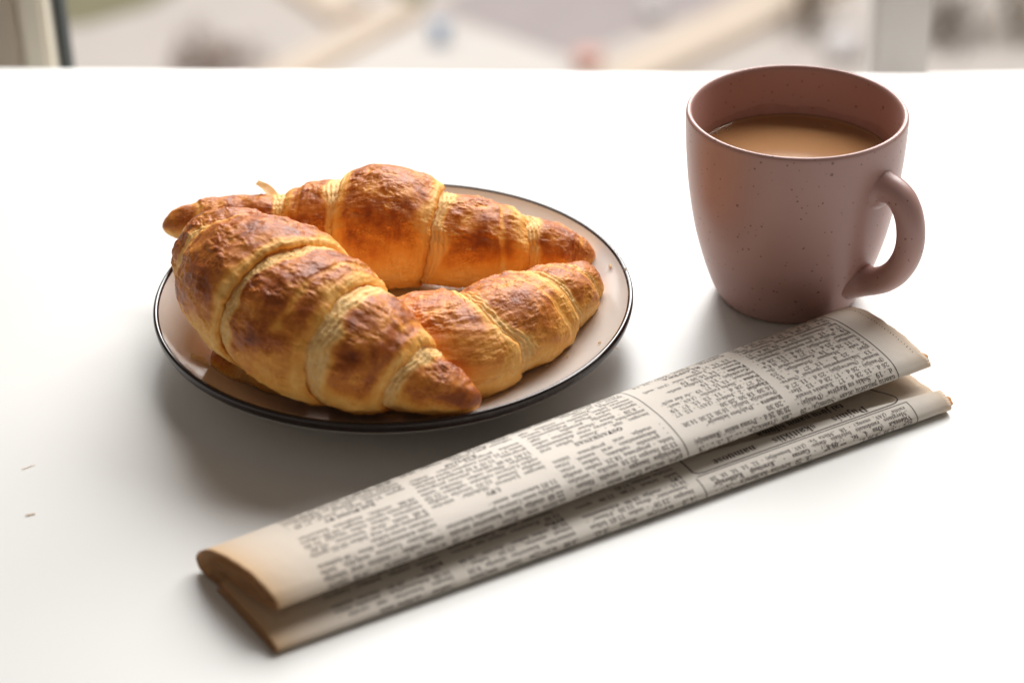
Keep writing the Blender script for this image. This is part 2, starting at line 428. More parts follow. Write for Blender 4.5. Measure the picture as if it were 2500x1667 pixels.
def croissant(name, label, pts, edges, centre, seed, tilt, bake_dir, bake_amt, step=2.1, lenfreq=1.0, flakes=10):
    sp = Spine(pts); Lmm = sp.L / MM; rng = np.random.default_rng(seed)
    c0 = sp.at(sp.P[:, :3], np.array([.5]))[0]
    root = empty(name, (float(c0[0]), float(c0[1]), 0.006)); tag(root, label, 'croissant')
    inv = Matrix.Translation(-root.location)
    mat = pastry_mat(seed * 0.13)
    E = [-0.02] + list(edges) + [1.02]
    nv = 500
    v = np.linspace(0, 2 * math.pi, nv, endpoint=False)
    circ = np.stack([np.cos(v), np.sin(v), np.zeros(nv)], -1)
    ed = []
    for i, e in enumerate(E):
        if i in (0, len(E) - 1): ed.append(np.full(nv, e)); continue
        ph = tilt[1] + rng.normal() * 0.25
        w = tilt[0] / Lmm * np.cos(v - ph)
        w += (1.3 * noise3(circ * 1.6 + i * 3.1, seed) + 0.65 * noise3(circ * 5 + i * 3.1, seed + 1) + 0.28 * noise3(circ * 17 + i, seed + 2)) / Lmm
        ed.append(e + w)
    bd = np.array(bake_dir, float); bd /= np.linalg.norm(bd)
    for i in range(len(E) - 1):
        lo, hi = ed[i], ed[i + 1]
        side = 0 if i == centre else (1 if i > centre else -1)
        inn, out = (lo, hi) if side >= 0 else (hi, lo)
        tip = i in (0, len(E) - 2)
        wid = abs(E[i + 1] - E[i]) * Lmm
        nt = max(30, int(wid / 0.36))
        if side == 0:
            w = np.linspace(-1, 1, nt); t = np.abs(w)
            w = np.r_[-0.94, -0.965, w, 0.965, 0.94]; dive = np.r_[-3.4, -1.2, np.zeros(nt), -1.2, -3.4]
            tt = np.abs(w)[:, None] * np.ones(nv)
            u = lo + (hi - lo) * ((w[:, None] + 1) / 2)
        else:
            t0 = -3.5 / wid
            t = np.linspace(t0, 1, nt)
            if tip: dive = np.zeros(nt)
            else:
                t = np.r_[t, 1 - .5 / wid, 1 - 1.2 / wid]; dive = np.r_[np.zeros(nt), -1.2, -3.4]
            tt = t[:, None] * np.ones(nv)
            u = inn + (out - inn) * tt
        V2 = v[None, :] * np.ones_like(u)
        mm_in = tt * wid                                   # distance from the inner edge, in mm
        rloc = np.maximum(sp.at(sp.rh, u) / MM, 3)
        # coordinates for the relief: millimetres along the roll and round it
        Q = np.stack([u * Lmm, rloc * np.cos(V2), rloc * np.sin(V2)], -1)
        up = 0.55 + 0.45 * np.sin(V2)
        # which way each piece of crust faces, for the baking colour
        D = sp.at(sp.S, u) * np.cos(V2)[..., None] + sp.at(sp.U, u) * np.sin(V2)[..., None]
        face = D @ bd
        big = fbm(Q / 15, 3, seed + 5 + i)
        st = step * (0.75 + 0.35 * up); bul = 1.75 * np.clip(rloc / 19, 0.25, 1.15) * (0.55 + 0.45 * sstep(-0.6, 0.5, np.sin(V2)))
        if side == 0:
            off = st * 0.5 + bul * 1.25 * (1 - tt ** 2.4)
            stri = np.zeros_like(tt); capm = 1 - sstep(0.66, 0.95, tt + 0.14 * big)
        else:
            tc = np.clip(tt, 0, 1)
            off = st * (-0.62 + 1.2 * sstep(-0.05, 0.85, tc)) + bul * np.sin(math.pi * tc ** 0.85) ** 1.4 - 0.25 * bul
            sw = np.minimum(8.5, 0.36 * wid) * (0.75 + 0.5 * noise3(Q / np.array([40, 14, 14]), seed + 24))
            q = mm_in + 1.5 * noise3(Q / np.array([16, 15, 15]), seed + 21) + 0.5 * noise3(Q / np.array([6, 5, 5]), seed + 22)
            stri = 1 - sstep(sw * 0.55, sw, q)
            capm = sstep(sw * 0.55, sw * 1.15, q + 3 * big) * (1 - (0 if tip else 1) * sstep(0.76, 0.98, tt + .12 * big))
            # thin lamination edges, each a small step, running round the roll
            ph = q / (1.75 * lenfreq) + 0.35 * noise3(Q / np.array([8, 9, 9]), seed + 31)
            saw = ph - np.floor(ph)
            off = off + stri * (0.80 * (sstep(0, 0.70, saw) - sstep(0.86, 1.0, saw)) - 0.25 + 0.12 * noise3(Q / np.array([.8, 3, 3]), seed + 3))
        lw_ = min(3.2, 0.2 * wid); lipd = np.clip((tt * wid - (wid - lw_)) / lw_, 0, 1)
        if not tip or side == 0:
            off = off - (0.75 * st) * lipd ** 2.2
        # blistered crust
        top = sstep(-0.32, 0.70, face + 0.40 * big)
        wr1 = 1 - 2 * np.abs(fbm(Q / np.array([6.0, 3.0, 3.0]), 3, seed + 11))
        wr2 = fbm(Q / np.array([2.2, 3.6, 3.6]), 3, seed + 13)
        fine = fbm(Q / 1.1, 2, seed + 17)
        crust = (0.35 + 0.65 * top)
        patch = sstep(-0.18, 0.30, fbm(Q / np.array([10., 7., 7.]), 2, seed + 61))
        lump = fbm(Q / np.array([5.5, 4.5, 4.5]), 2, seed + 63)
        # torn thin sheets of crust: small terraces with crisp edges
        tf = fbm(Q / np.array([7.0, 4.5, 4.5]), 4, seed + 71, 0.58) * 4.2
        tfr = tf - np.floor(tf); terr = np.floor(tf) + sstep(0.0, 0.16, tfr)
        tedge = sstep(0.0, 0.10, tfr) * (1 - sstep(0.12, 0.30, tfr)) * patch
        tg = fbm(Q / np.array([3.0, 2.0, 2.0]), 2, seed + 75) * 3.0
        tgr = tg - np.floor(tg); tg2 = np.floor(tg) + sstep(0.0, 0.2, tgr)
        tedge = np.clip(tedge + 0.7 * sstep(0.0, 0.12, tgr) * (1 - sstep(0.15, 0.4, tgr)) * patch, 0, 1)
        off = off + 0.13 * patch * tg2 * np.clip(capm + .3, 0, 1)
        off = off + 1.5 * big + crust * (0.42 * lump + (0.06 + 0.28 * patch) * (wr1 - 0.55) + (0.08 + 0.20 * patch) * wr2) + (0.05 + 0.15 * patch) * fine + 0.25 * (0.35 + 0.65 * patch) * terr * np.clip(capm + .35, 0, 1)
        hair = 1 - 2 * np.abs(noise3(Q / np.array([1.15, 10, 10]), seed + 91))
        hair2 = 1 - 2 * np.abs(noise3(Q / np.array([0.62, 6, 6]), seed + 92))
        off = off + (0.30 - 0.20 * capm) * (hair - .5) + (0.16 - 0.10 * capm) * (hair2 - .5)
        # a second, partial ledge inside the wrap
        led = rng.uniform(0.55, 0.72); lv = rng.uniform(0.6, 2.4)
        lm = sstep(0.35, 0.75, np.cos(V2 - lv)) * (0 if side == 0 else 1)
        q2 = tt + 0.05 * noise3(Q / np.array([30, 8, 8]), seed + 81)
        off = off - 0.7 * lm * sstep(led, led + 1.0 / wid, q2) * (1 - sstep(led + 2.5 / wid, led + 6.5 / wid, q2))
        ledm = lm * sstep(led, led + 1.0 / wid, q2) * (1 - sstep(led + 1.5 / wid, led + 3.5 / wid, q2))
        off = off * MM + dive[:, None] * MM
        P = sp.pos(u, V2, off)
        bake = 0.17 + bake_amt * capm * top * (0.86 + 0.58 * fbm(Q / 9, 3, seed + 41)) + 0.10 * (wr1 - .5) * capm * top
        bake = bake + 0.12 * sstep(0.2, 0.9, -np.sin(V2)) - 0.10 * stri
        if side: bake = bake + 0.16 * stri * sstep(0.55, 0.8, saw) * (1 - sstep(.9, 1, saw))
        if tip:
            dtip = np.minimum(u, 1 - u) * Lmm
            bake = bake + 0.06 * (1 - sstep(1.5, 7, dtip))
        edge_gold = 0.16 * sstep(0.90, 0.99, tt) if (not tip or side == 0) else 0
        bake = np.clip(bake + edge_gold - 0.22 * tedge * capm - 0.25 * ledm + (0.10 - 0.06 * capm) * (hair - .5), 0, 1)
        pale = np.clip(stri * (0.70 + 0.5 * noise3(Q / 3, seed + 6)) * (0.45 + 0.55 * sstep(-.4, .6, face)), 0, 1)
        o = mesh_obj('dough_wrap', P.reshape(-1, 3), grid_faces(P.shape[0], nv, True), mat, root, True, dict(bake=bake, pale=pale))
        o.matrix_parent_inverse = inv
    # small peeled flakes of crust
    for k in range(flakes):
        u0 = rng.uniform(0.12, 0.88); v0 = rng.normal(math.pi / 2, 0.75); a, b = 8, 6
        lw, lv = rng.uniform(1.6, 4.2) / Lmm, rng.uniform(1.4, 4.0) / 24
        gu, gv = np.meshgrid(np.linspace(-1, 1, a), np.linspace(-1, 1, b), indexing='ij')
        rag = 1 + 0.35 * noise3(np.stack([gu * 1.3, gv * 1.3, 0 * gu + k], -1), seed + 50)
        lift = (step * .6 + 0.3 + 1.0 * np.clip((gv + 1) / 2, 0, 1) ** 1.5 + 0.5 * noise3(np.stack([gu, gv, 0 * gu + k], -1), seed)) * MM
        P = sp.pos(u0 + gu * lw * rag, v0 + gv * lv * rag, lift)
        o = mesh_obj('flake', P.reshape(-1, 3), grid_faces(a, b), M['flake'], root, True); o.matrix_parent_inverse = inv
    return root, sp

# x, y, z of the roll's axis and its half width and half height, in millimetres
CF = [(-12.0, 668, 21, 4, 4), (-23.0, 669.5, 24.5, 8.5, 8), (-38.0, 674, 30.0, 16, 15), (-60, 682.0, 37.5, 26.5, 24), (-83.0, 699.5, 43, 31, 27), (-102.5, 722, 44.5, 26.5, 24.5),
      (-115.5, 748, 42, 19.5, 18), (-121, 768, 37, 11.5, 10.5), (-122, 783, 31, 5, 5)]
CB = [(-147.0, 793, 31, 4, 4), (-133.0, 795, 31.5, 7.5, 7.5), (-115, 797, 29.5, 11.5, 11.5), (-87.5, 796, 27.5, 17, 17), (-54.0, 790, 29.5, 24, 24), (-18.5, 782, 26.5, 18.5, 18.5),
      (10.7, 783, 21.5, 14.5, 14), (25.0, 785, 18.5, 9, 9), (36.0, 785, 17.5, 4, 4)]
CT = [(35.0, 766, 16, 5, 5), (25.5, 755, 18.5, 12.5, 11.5), (4.5, 728, 21.5, 20.5, 17), (-18.0, 706.5, 22.5, 23, 18.5), (-41, 705, 22, 21, 17), (-65, 701, 18.0, 15, 12),
      (-87, 703, 16, 12, 10), (-105, 709, 15, 9, 8), (-118, 717, 14, 5, 5)]
front, sF = croissant('croissant', 'large croissant lying on top at the front with dark brown caps', CF, [0.155, 0.30, 0.475, 0.665, 0.785, 0.89], 3, 3, (5.0, 2.6), (-0.1, -0.25, 0.9), 0.66, 1.9, flakes=0)
back, sB = croissant('croissant', 'croissant at the back of the plate with the highest brown hump', CB, [0.265, 0.41, 0.625, 0.815], 2, 14, (3.0, 1.2), (0, -0.05, 1), 0.58, 1.9, flakes=0)
third, sT = croissant('croissant', 'croissant on the right with its pale striped end toward the mug, under the front one', CT, [0.075, 0.195, 0.395, 0.60, 0.76, 0.88], 3, 25, (4.0, 1.4), (-0.1, -0.05, 1), 0.54, 2.0, flakes=0)

# ------------------------------------------------------------------ mug and coffee
GX, GY = 0.1174, 0.7834
def mug():
    root = empty('mug', (GX, GY, 0)); tag(root, 'dusty pink speckled stoneware mug holding milky coffee', 'mug')
    outer = smooth_profile([(22, 1.6), (24.4, 0.6), (26.2, 0.05), (28.4, 0.6), (30.2, 3.0), (32.7, 8.2), (36.0, 17.4), (40.0, 32.6), (42.9, 50), (44.4, 66.3), (44.95, 78.5), (45.0, 84.0)], 110)
    lip = [(44.9, 84.9), (44.5, 85.6), (43.8, 85.9), (43.1, 85.6), (42.65, 84.9)]
    inner = smooth_profile([(42.4, 83.6), (41.9, 77.5), (41.0, 65.5), (39.4, 49), (36.4, 33), (32, 18), (27, 9), (18, 5.5), (0.2, 5)], 80)
    lathe('body', np.vstack([[(0.2, 1.8)], outer, lip, inner]) * np.array([MM, MM * 0.988]), M['mug'], root, 200)
    # handle: a C that swells where it meets the wall
    az = math.radians(-44)
    path = [(38.5, 63.5, 12.5, 11.5), (43.0, 64.4, 9.0, 8.4), (45.6, 64.8, 6.9, 6.5), (49.5, 64.4, 6.1, 5.7), (54.0, 61.4, 6.1, 5.6), (57.4, 55.2, 6.1, 5.6), (58.8, 46.6, 6.1, 5.6), (57.6, 38.0, 6.1, 5.6),
            (53.8, 30.0, 6.1, 5.6), (48.8, 24.6, 6.1, 5.6), (44.4, 21.8, 6.1, 5.7), (41.0, 20.4, 6.5, 6.1), (38.2, 19.8, 7.8, 7.2), (34.0, 19.4, 10.2, 9.4)]
    A, _ = spline([(a, 0, b, c, d) for a, b, c, d in path], 90)
    T = np.gradient(A[:, [0, 2]], axis=0); T /= np.linalg.norm(T, axis=1)[:, None]
    Nn = np.stack([T[:, 1], -T[:, 0]], -1)
    th = np.linspace(0, 2 * math.pi, 40, endpoint=False)
    rad = A[:, 0][:, None] + Nn[:, 0][:, None] * np.cos(th) * A[:, 4][:, None]
    zz = A[:, 2][:, None] + Nn[:, 1][:, None] * np.cos(th) * A[:, 4][:, None]
    tang = np.sin(th) * A[:, 3][:, None]
    V = np.stack([rad * math.cos(az) - tang * math.sin(az), rad * math.sin(az) + tang * math.cos(az), zz], -1) * MM
    lathe_o = mesh_obj('handle', V.reshape(-1, 3), grid_faces(90, 40, True)[:, ::-1], M['mug'], root)
mug()
def coffee():
    k = N('milky_coffee').set(Roughness=0.13)
    c = k.mix(k.noise(55, 4), (0.35, 0.175, 0.075), (0.41, 0.215, 0.098))
    c = k.mix(k.math('GREATER_THAN', k.noise(2200, 2), 0.70), c, (0.50, 0.28, 0.13))
    k.link(c, k.b.inputs['Base Color'])
    k.b.inputs['Subsurface Weight'].default_value = 0.2; k.b.inputs['Subsurface Scale'].default_value = 0.004
    k.bump(k.noise(420, 2), 0.02, 0.0005)
    root = empty('coffee', (GX, GY, 0.0575)); tag(root, 'milky brown coffee filling the pink mug', 'coffee')
    R = 40.7
    o = lathe('liquid', np.array([(0.2, 5.0), (15, 5.0), (30, 5.0), (37.9, 5.02), (39.6, 5.2), (40.4, 5.55), (R + .15, 6.1), (40.2, 3), (38.6, -8), (0.2, -8)]) * MM, k.m, root, 160)
    rnd = random.Random(5); kb = N('coffee_bubble').set(Roughness=0.05); kb.set(Base_Color=(0.55, 0.36, 0.2, 1)); kb.b.inputs['Transmission Weight'].default_value = 0.5
    for i in range(14):
        a = rnd.uniform(-1.2, 1.2) + (math.pi if rnd.random() < .6 else 0); rb = rnd.uniform(.35, .8)
        d = rnd.uniform(34, 39.2)
        lathe('bubble', np.array([(math.cos(t) * rb + .01, math.sin(t) * rb * .8) for t in np.linspace(0, 1.5, 6)]) * MM, kb.m, root, 10, (d * math.cos(a) * MM, d * math.sin(a) * MM, 5.05 * MM))
coffee()

# ------------------------------------------------------------------ newspaper
FL = np.array([-0.08035, 0.54916, 0.0]); ND = np.array([0.87643, 0.48152, 0]); NN = np.array([-0.48152, 0.87643, 0])
LEN = 285.4
PR_R = [(45, 9.0), (27, 9.8), (20, 10.6), (16.9, 11.6), (15.6, 13.0), (16.6, 14.8), (20.2, 17.1), (28, 18.6), (37, 19.3), (51, 18.7), (60, 16.9), (67, 14.0), (72.6, 9.8), (75.3, 5.5), (74.6, 2.2), (71, .55), (60, .4), (40, .4), (15, .4), (4, .45), (0.9, 1.0), (-0.1, 2.6), (0.9, 4.6), (5, 6.6), (14, 7.2), (30, 7.0), (52, 6.2)]
PR_L = [(38, 7.4), (21, 8.6), (13, 9.6), (9.7, 10.5), (8.6, 11.6), (9.5, 13.1), (13.0, 15.3), (19, 17.0), (26, 17.4), (36, 16.6), (43, 15.0), (49, 12.9), (54, 9.6), (56.8, 5.8), (56, 2.2), (53, .55), (44, .4), (30, .4), (12, .4), (3.6, .45), (0.8, .8), (-0.1, 1.7), (0.7, 2.8), (4, 3.7), (11, 4.1), (24, 4.5), (40, 4.6)]
NB, NPR = 96, 520
_pr = spline(np.array(PR_R), 4)[0]
def dense(P):                       # same parameter for both ends
    P = np.array(P, float); Q = np.vstack([2 * P[0] - P[1], P, 2 * P[-1] - P[-2]]); out = []
    for i in range(len(P) - 1):
        p0, p1, p2, p3 = Q[i:i + 4]; t = np.linspace(0, 1, 24, endpoint=False)[:, None]
        out.append(0.5 * (2 * p1 + (p2 - p0) * t + (2 * p0 - 5 * p1 + 4 * p2 - p3) * t ** 2 + (3 * p1 - p0 - 3 * p2 + p3) * t ** 3))
    return np.vstack(out + [P[-1:]])
DR, DL = dense(PR_R), dense(PR_L)
I_UF, I_LF = 4 * 24, 21 * 24         # parameter index of the upper and of the lower front fold
class Sheet:
    """a folded sheet: for each position along its length, a profile with true arc length from a fold line"""
    def __init__(s, DL, DR, ifold, wob=0.0):
        s.k = np.linspace(0, 1, NB); s.ifold = ifold
        s.pro = DL[None] * (1 - s.k)[:, None, None] + DR[None] * s.k[:, None, None]
        if wob:
            n = noise3(np.stack([s.k[:, None] * 4 * np.ones(len(DL)), np.linspace(0, 9, len(DL))[None] * np.ones((NB, 1)), np.zeros((NB, len(DL)))], -1), 3)
            env = np.clip(s.pro[..., 1] / 6 - .6, 0, 1)
            s.pro[..., 1] += wob * n * env
        seg = np.linalg.norm(np.diff(s.pro, axis=1), axis=2)
        a = np.concatenate([np.zeros((NB, 1)), np.cumsum(seg, axis=1)], 1)
        s.a = a - a[:, ifold][:, None]
        s.a0 = s.a[:, 0].max(); s.a1 = s.a[:, -1].min()
        s.ag = np.linspace(s.a0, s.a1, NPR)
        s.tab = np.stack([np.stack([np.interp(s.ag, s.a[i], s.pro[i, :, c]) for c in (0, 1)], -1) for i in range(NB)])
    def map(s, l, a, off=0.0):
        l = np.asarray(l, float); a = np.asarray(a, float)
        x = np.clip(l / LEN, 0, 1) * (NB - 1); i = np.clip(x.astype(int), 0, NB - 2); fx = (x - i)[..., None]
        y = np.clip((a - s.a0) / (s.a1 - s.a0), 0, 1) * (NPR - 1); j = np.clip(y.astype(int), 0, NPR - 2); fy = (y - j)[..., None]
        T = s.tab
        sz = (T[i, j] * (1 - fx) + T[i + 1, j] * fx) * (1 - fy) + (T[i, j + 1] * (1 - fx) + T[i + 1, j + 1] * fx) * fy
        tg = (T[i, j + 1] - T[i, j]); tg = tg / (np.linalg.norm(tg, axis=-1, keepdims=True) + 1e-9)
        nrm = np.stack([-tg[..., 1], tg[..., 0]], -1)
        sz = sz + nrm * off
        return (FL + l[..., None] * MM * ND + sz[..., :1] * MM * NN) + np.concatenate([np.zeros(sz.shape[:-1] + (2,)), sz[..., 1:] * MM], -1)

def ends(a, up_lo, rag_seed, serr=True):
    """left and right end of the sheet at arc position a (mm along the length)"""
    rag = 0.35 * noise3(np.stack([a / 5, a * 0, a * 0 + rag_seed], -1)) + 0.15 * noise3(np.stack([a / .9, a * 0, a * 0 + rag_seed], -1))
    tooth = 0.35 * (np.abs(((a / 1.25) % 1) - .5) * 2 - .5) if serr else 0
    return up_lo + rag * .5, LEN - 0.3 + rag + tooth

def build_sheet(name, sh, mat, root, lo_fn, nl=170, off=0.0, thick=0.28, rs=0, torn=None, trim=0.0):
    a = np.linspace(sh.a0, sh.a1, 760)
    sz0 = sh.tab[0]; s_at = np.interp(a, sh.ag, sz0[:, 0])
    lo, hi = ends(a, lo_fn(a, s_at), rs)
    hi = hi - trim
    if torn is not None: hi = hi + torn(a)
    t = np.linspace(0, 1, nl)[:, None]; t = t
    l = lo[None] + (hi - lo)[None] * t
    A = a[None] * np.ones_like(l)
    P = sh.map(l, A, off)
    e = 0.75 * np.exp(-np.minimum((l - lo), 60) / 9.0) + 0.55 * np.exp(-np.minimum(hi - l, 60) / 5.0) + 0.25 * np.exp(-(l - lo) / 30)
    o = mesh_obj(name, P.reshape(-1, 3), grid_faces(nl, len(a))[:, ::-1], mat, root, True, dict(edge=np.clip(e, 0, 1)))
    md = o.modifiers.new('paper_thickness', 'SOLIDIFY'); md.thickness = thick * MM; md.offset = -1 if True else 0
    o.matrix_parent_inverse = Matrix.Translation(-root.location)
    return o

np_root = empty('newspaper', tuple(FL + ND * 0.14 + NN * 0.03)); tag(np_root, 'yellowed folded newspaper lying in front of plate and mug', 'newspaper')
OUT = Sheet(DL, DR, I_UF, 0.5)
OUT2 = Sheet(DL, DR, I_LF, 0.5)
aLF = float(np.mean(OUT.a[:, I_LF]))                        # arc distance from upper fold to lower fold
upper_end = lambda a, s: np.where(a < aLF * 0.55, 5 - 10 * np.clip((s - 9) / 48, -.1, 1.05), -4.7 * np.clip(s / 54, 0, 1.1))
def torn(a):
    return 1.6 * np.exp(-((a - 1.0) / 3.2) ** 2) + 0.5 * noise3(np.stack([a * .9, a * 0, a * 0], -1), 9) * np.exp(-((a - 1.0) / 4.0) ** 2) + 1.2 * np.exp(-((a - aLF - 2.5) / 2.2) ** 2)
build_sheet('outer_sheet', OUT, M['paper'], np_root, upper_end, torn=torn, rs=1)

def torn_corner(sh, a0, a1, l1, seed):
    a, l = np.meshgrid(np.linspace(a0, a1, 16), np.linspace(0, 1, 6))
    w = l1 * (0.35 + 0.65 * np.sin(np.clip((a - a0) / (a1 - a0), 0, 1) * math.pi) ** .7) * (1 + .3 * noise3(np.stack([a * .5, 0 * a, 0 * a + seed], -1)))
    P = sh.map(LEN - 1.4 + l * (w + 1.4), a, (-0.45 - 0.5 * l)[..., None])
    k = N('torn_amber_paper').set(Roughness=0.6); k.set(Base_Color=(0.70, 0.45, 0.18, 1))
    tr = k.node('ShaderNodeBsdfTranslucent'); tr.inputs[0].default_value = (0.85, 0.45, 0.10, 1); mx = k.node('ShaderNodeMixShader'); mx.inputs[0].default_value = .5
    k.link(k.b.outputs[0], mx.inputs[1]); k.link(tr.outputs[0], mx.inputs[2]); k.link(mx.outputs[0], k.out.inputs[0])
    o = mesh_obj('torn_corner', P.reshape(-1, 3), grid_faces(6, 16)[:, ::-1], k.m, np_root); o.matrix_parent_inverse = Matrix.Translation(-np_root.location)
    md = o.modifiers.new('paper_thickness', 'SOLIDIFY'); md.thickness = 0.2 * MM
torn_corner(OUT, 0.6, 7.0, 1.9, 2)
torn_corner(OUT2, 0.6, 6.0, 1.7, 5)
def leaf(L, R, name, rs, trim, inset):
    a, b = dense(L), dense(R)
    sh = Sheet(a, b, len(a) // 2, 0.25)
    build_sheet(name, sh, M['paper_in'], np_root, lambda a, s: inset + 4.5 - 10 * np.clip((s - 9) / 48, -.1, 1.05), nl=90, thick=0.22, rs=rs, trim=trim)
for j in range(2):
    g = j * 1.0
    R_ = [(66 - j, 7.2 + g * .8), (45, 10.0 + g * .7), (29, 10.9 + g * .6), (21 + g, 11.5 + g * .5), (17.4 + g, 12.9 + g * .2), (19.0 + g, 14.0 - g * .1), (27, 13.9 - g * .3), (42, 13.2 - g * .5), (58, 11.4 - g * .4), (67 - j, 9.4)]
    L_ = [(48 - j, 6.4 + g * .8), (38, 8.8 + g * .7), (24, 9.9 + g * .6), (14.2 + g, 11.0 + g * .4), (10.3 + g, 12.1 + g * .2), (12.0 + g, 12.8 - g * .1), (18, 12.6 - g * .35), (30, 11.8 - g * .5), (41, 10.0 - g * .4), (49 - j, 8.4)]
    leaf(L_, R_, 'inner_sheet', 5 + j, 1.0 + j * .6, 0.6 + .5 * j)
for j in range(3):
    g = j * 0.7
    R_ = [(66, 1.2 + g), (40, 1.1 + g), (12, 1.1 + g), (3.0 + g, 1.3 + g * .8), (1.5 + g, 2.6 + g * .2), (2.6 + g, 4.2 - g * .4), (8, 5.2 - g * .6), (25, 5.2 - g * .6), (50, 4.7 - g * .6)]
    L_ = [(50, 0.9 + g * .6), (32, 0.9 + g * .6), (10, .9 + g * .6), (2.6 + g, 1.0 + g * .4), (1.2 + g, 1.7 + g * .1), (2.2 + g, 2.5 - g * .2), (6, 3.0 - g * .3), (18, 3.3 - g * .3), (38, 3.5 - g * .3)]
    leaf(L_, R_, 'inner_sheet', 15 + j, 1.4 + j * .5, 0.5 + .4 * j)

# ---- printing: real letters wrapped on the paper
def serif(c):
    o = ord(c)
    if 65 <= o <= 90: return chr(0x1D400 + o - 65)
    if 97 <= o <= 122: return chr(0x1D41A + o - 97)
    if 48 <= o <= 57: return chr(0x1D7CE + o - 48)
    return c
MARK = dict(zip('ąčęėįšųūžĄČĘĖĮŠŲŪŽ', ['a;', 'cv', 'e;', 'e.', 'i;', 'sv', 'u;', 'u-', 'zv', 'A;', 'Cv', 'E;', 'E.', 'I;', 'Sv', 'U;', 'U-', 'Zv']))
_glyph = {}
def _raw(body, off):
    cu = bpy.data.curves.new('type', 'FONT'); cu.body = body; cu.size = 1.0; cu.offset = off; cu.resolution_u = 1
    ob = bpy.data.objects.new('type', cu); COL.objects.link(ob)
    bpy.context.view_layer.update()
    me = bpy.data.meshes.new_from_object(ob.evaluated_get(bpy.context.evaluated_depsgraph_get()))
    V = np.array([x.co[:2] for x in me.vertices]) if len(me.vertices) else np.zeros((0, 2))
    F = [tuple(p.vertices) for p in me.polygons]
    bpy.data.meshes.remove(me); bpy.data.objects.remove(ob); bpy.data.curves.remove(cu)
    return V, F
_H = None
def glyph(c, off):
    global _H
    key = (c, off)
    if key in _glyph: return _glyph[key]
    if _H is None: _H = _raw(serif('H'), 0)[0][:, 0].max()
    if c in MARK:
        base, mk = MARK[c]
        V, F, adv = glyph(base, off); V = V.copy(); F = list(F)
        cx = (V[:, 0].min() + V[:, 0].max()) / 2; top = V[:, 1].max(); k = len(V)
        if mk == '.': q = [(cx - .05, top + .08), (cx + .05, top + .08), (cx + .05, top + .18), (cx - .05, top + .18)]; f = [(0, 1, 2, 3)]
        elif mk == '-': q = [(cx - .13, top + .09), (cx + .13, top + .09), (cx + .13, top + .15), (cx - .13, top + .15)]; f = [(0, 1, 2, 3)]
        elif mk == 'v': q = [(cx, top + .06), (cx + .15, top + .22), (cx + .07, top + .22), (cx, top + .14), (cx - .07, top + .22), (cx - .15, top + .22)]; f = [(0, 1, 2, 3), (0, 3, 4, 5)]
        else:
            x = V[:, 0].max() - .08; q = [(x - .02, 0.02), (x + .05, 0.02), (x - .02, -.12), (x + .1, -.16), (x + .06, -.2), (x - .1, -.14)]; f = [(0, 1, 2, 5), (2, 3, 4, 5)]
        V = np.vstack([V, q]); F += [tuple(i + k for i in t) for t in f]
    elif c == ' ':
        V, F, adv = np.zeros((0, 2)), [], 0.27
    else:
        V, F = _raw(serif(c), off)
        adv = _raw(serif(c) + serif('H'), 0)[0][:, 0].max() - _H
    _glyph[key] = (V, F, adv); return _glyph[key]

class Print:
    def __init__(s): s.V = []; s.F = []; s.n = 0
    def text(s, l0, a, body, size, width=None, bold=False, cond=0.93, justify=True):
        """upside-down line: starts at l0, runs toward the left end; a = arc position of the baseline"""
        off = 0.012 if bold else -0.001
        g = [glyph(c, off) for c in body]
        total = sum(x[2] for x in g) * size * cond; nsp = body.count(' '); extra = 0
        if width and total > width: cond *= width / total
        elif width and justify and nsp and total > 0.72 * width: extra = (width - total) / nsp
        x = 0
        for c, (V, F, adv) in zip(body, g):
            if len(V):
                W = np.stack([l0 - x - V[:, 0] * size * cond, a - V[:, 1] * size], -1)
                s.V.append(W); s.F += [tuple(i + s.n for i in f) for f in F]; s.n += len(W)
            x += adv * size * cond + (extra if c == ' ' else 0)
    def bar(s, pts, w):
        """a printed rule along pts (l, a)"""
        P = spline(pts, max(2, int(sum(math.dist(p, q) for p, q in zip(pts, pts[1:])) / 0.7)))[0] if len(pts) > 2 else np.linspace(pts[0], pts[1], max(2, int(math.dist(*pts) / 0.7)))
        T = np.gradient(P, axis=0); T /= np.linalg.norm(T, axis=1)[:, None]; Nr = np.stack([-T[:, 1], T[:, 0]], -1)
        A, B = P + Nr * w / 2, P - Nr * w / 2; k = s.n
        s.V.append(np.stack([A, B], 1).reshape(-1, 2)); m = len(P); s.n += 2 * m
        s.F += [(k + 2 * i, k + 2 * i + 1, k + 2 * i + 3, k + 2 * i + 2) for i in range(m - 1)]
    def build(s, name, sh, off=0.05):
        W = np.vstack(s.V)
        P = sh.map(W[:, 0], W[:, 1], off)
        o = mesh_obj(name, P, s.F, M['ink'], np_root, False); o.matrix_parent_inverse = Matrix.Translation(-np_root.location); return o

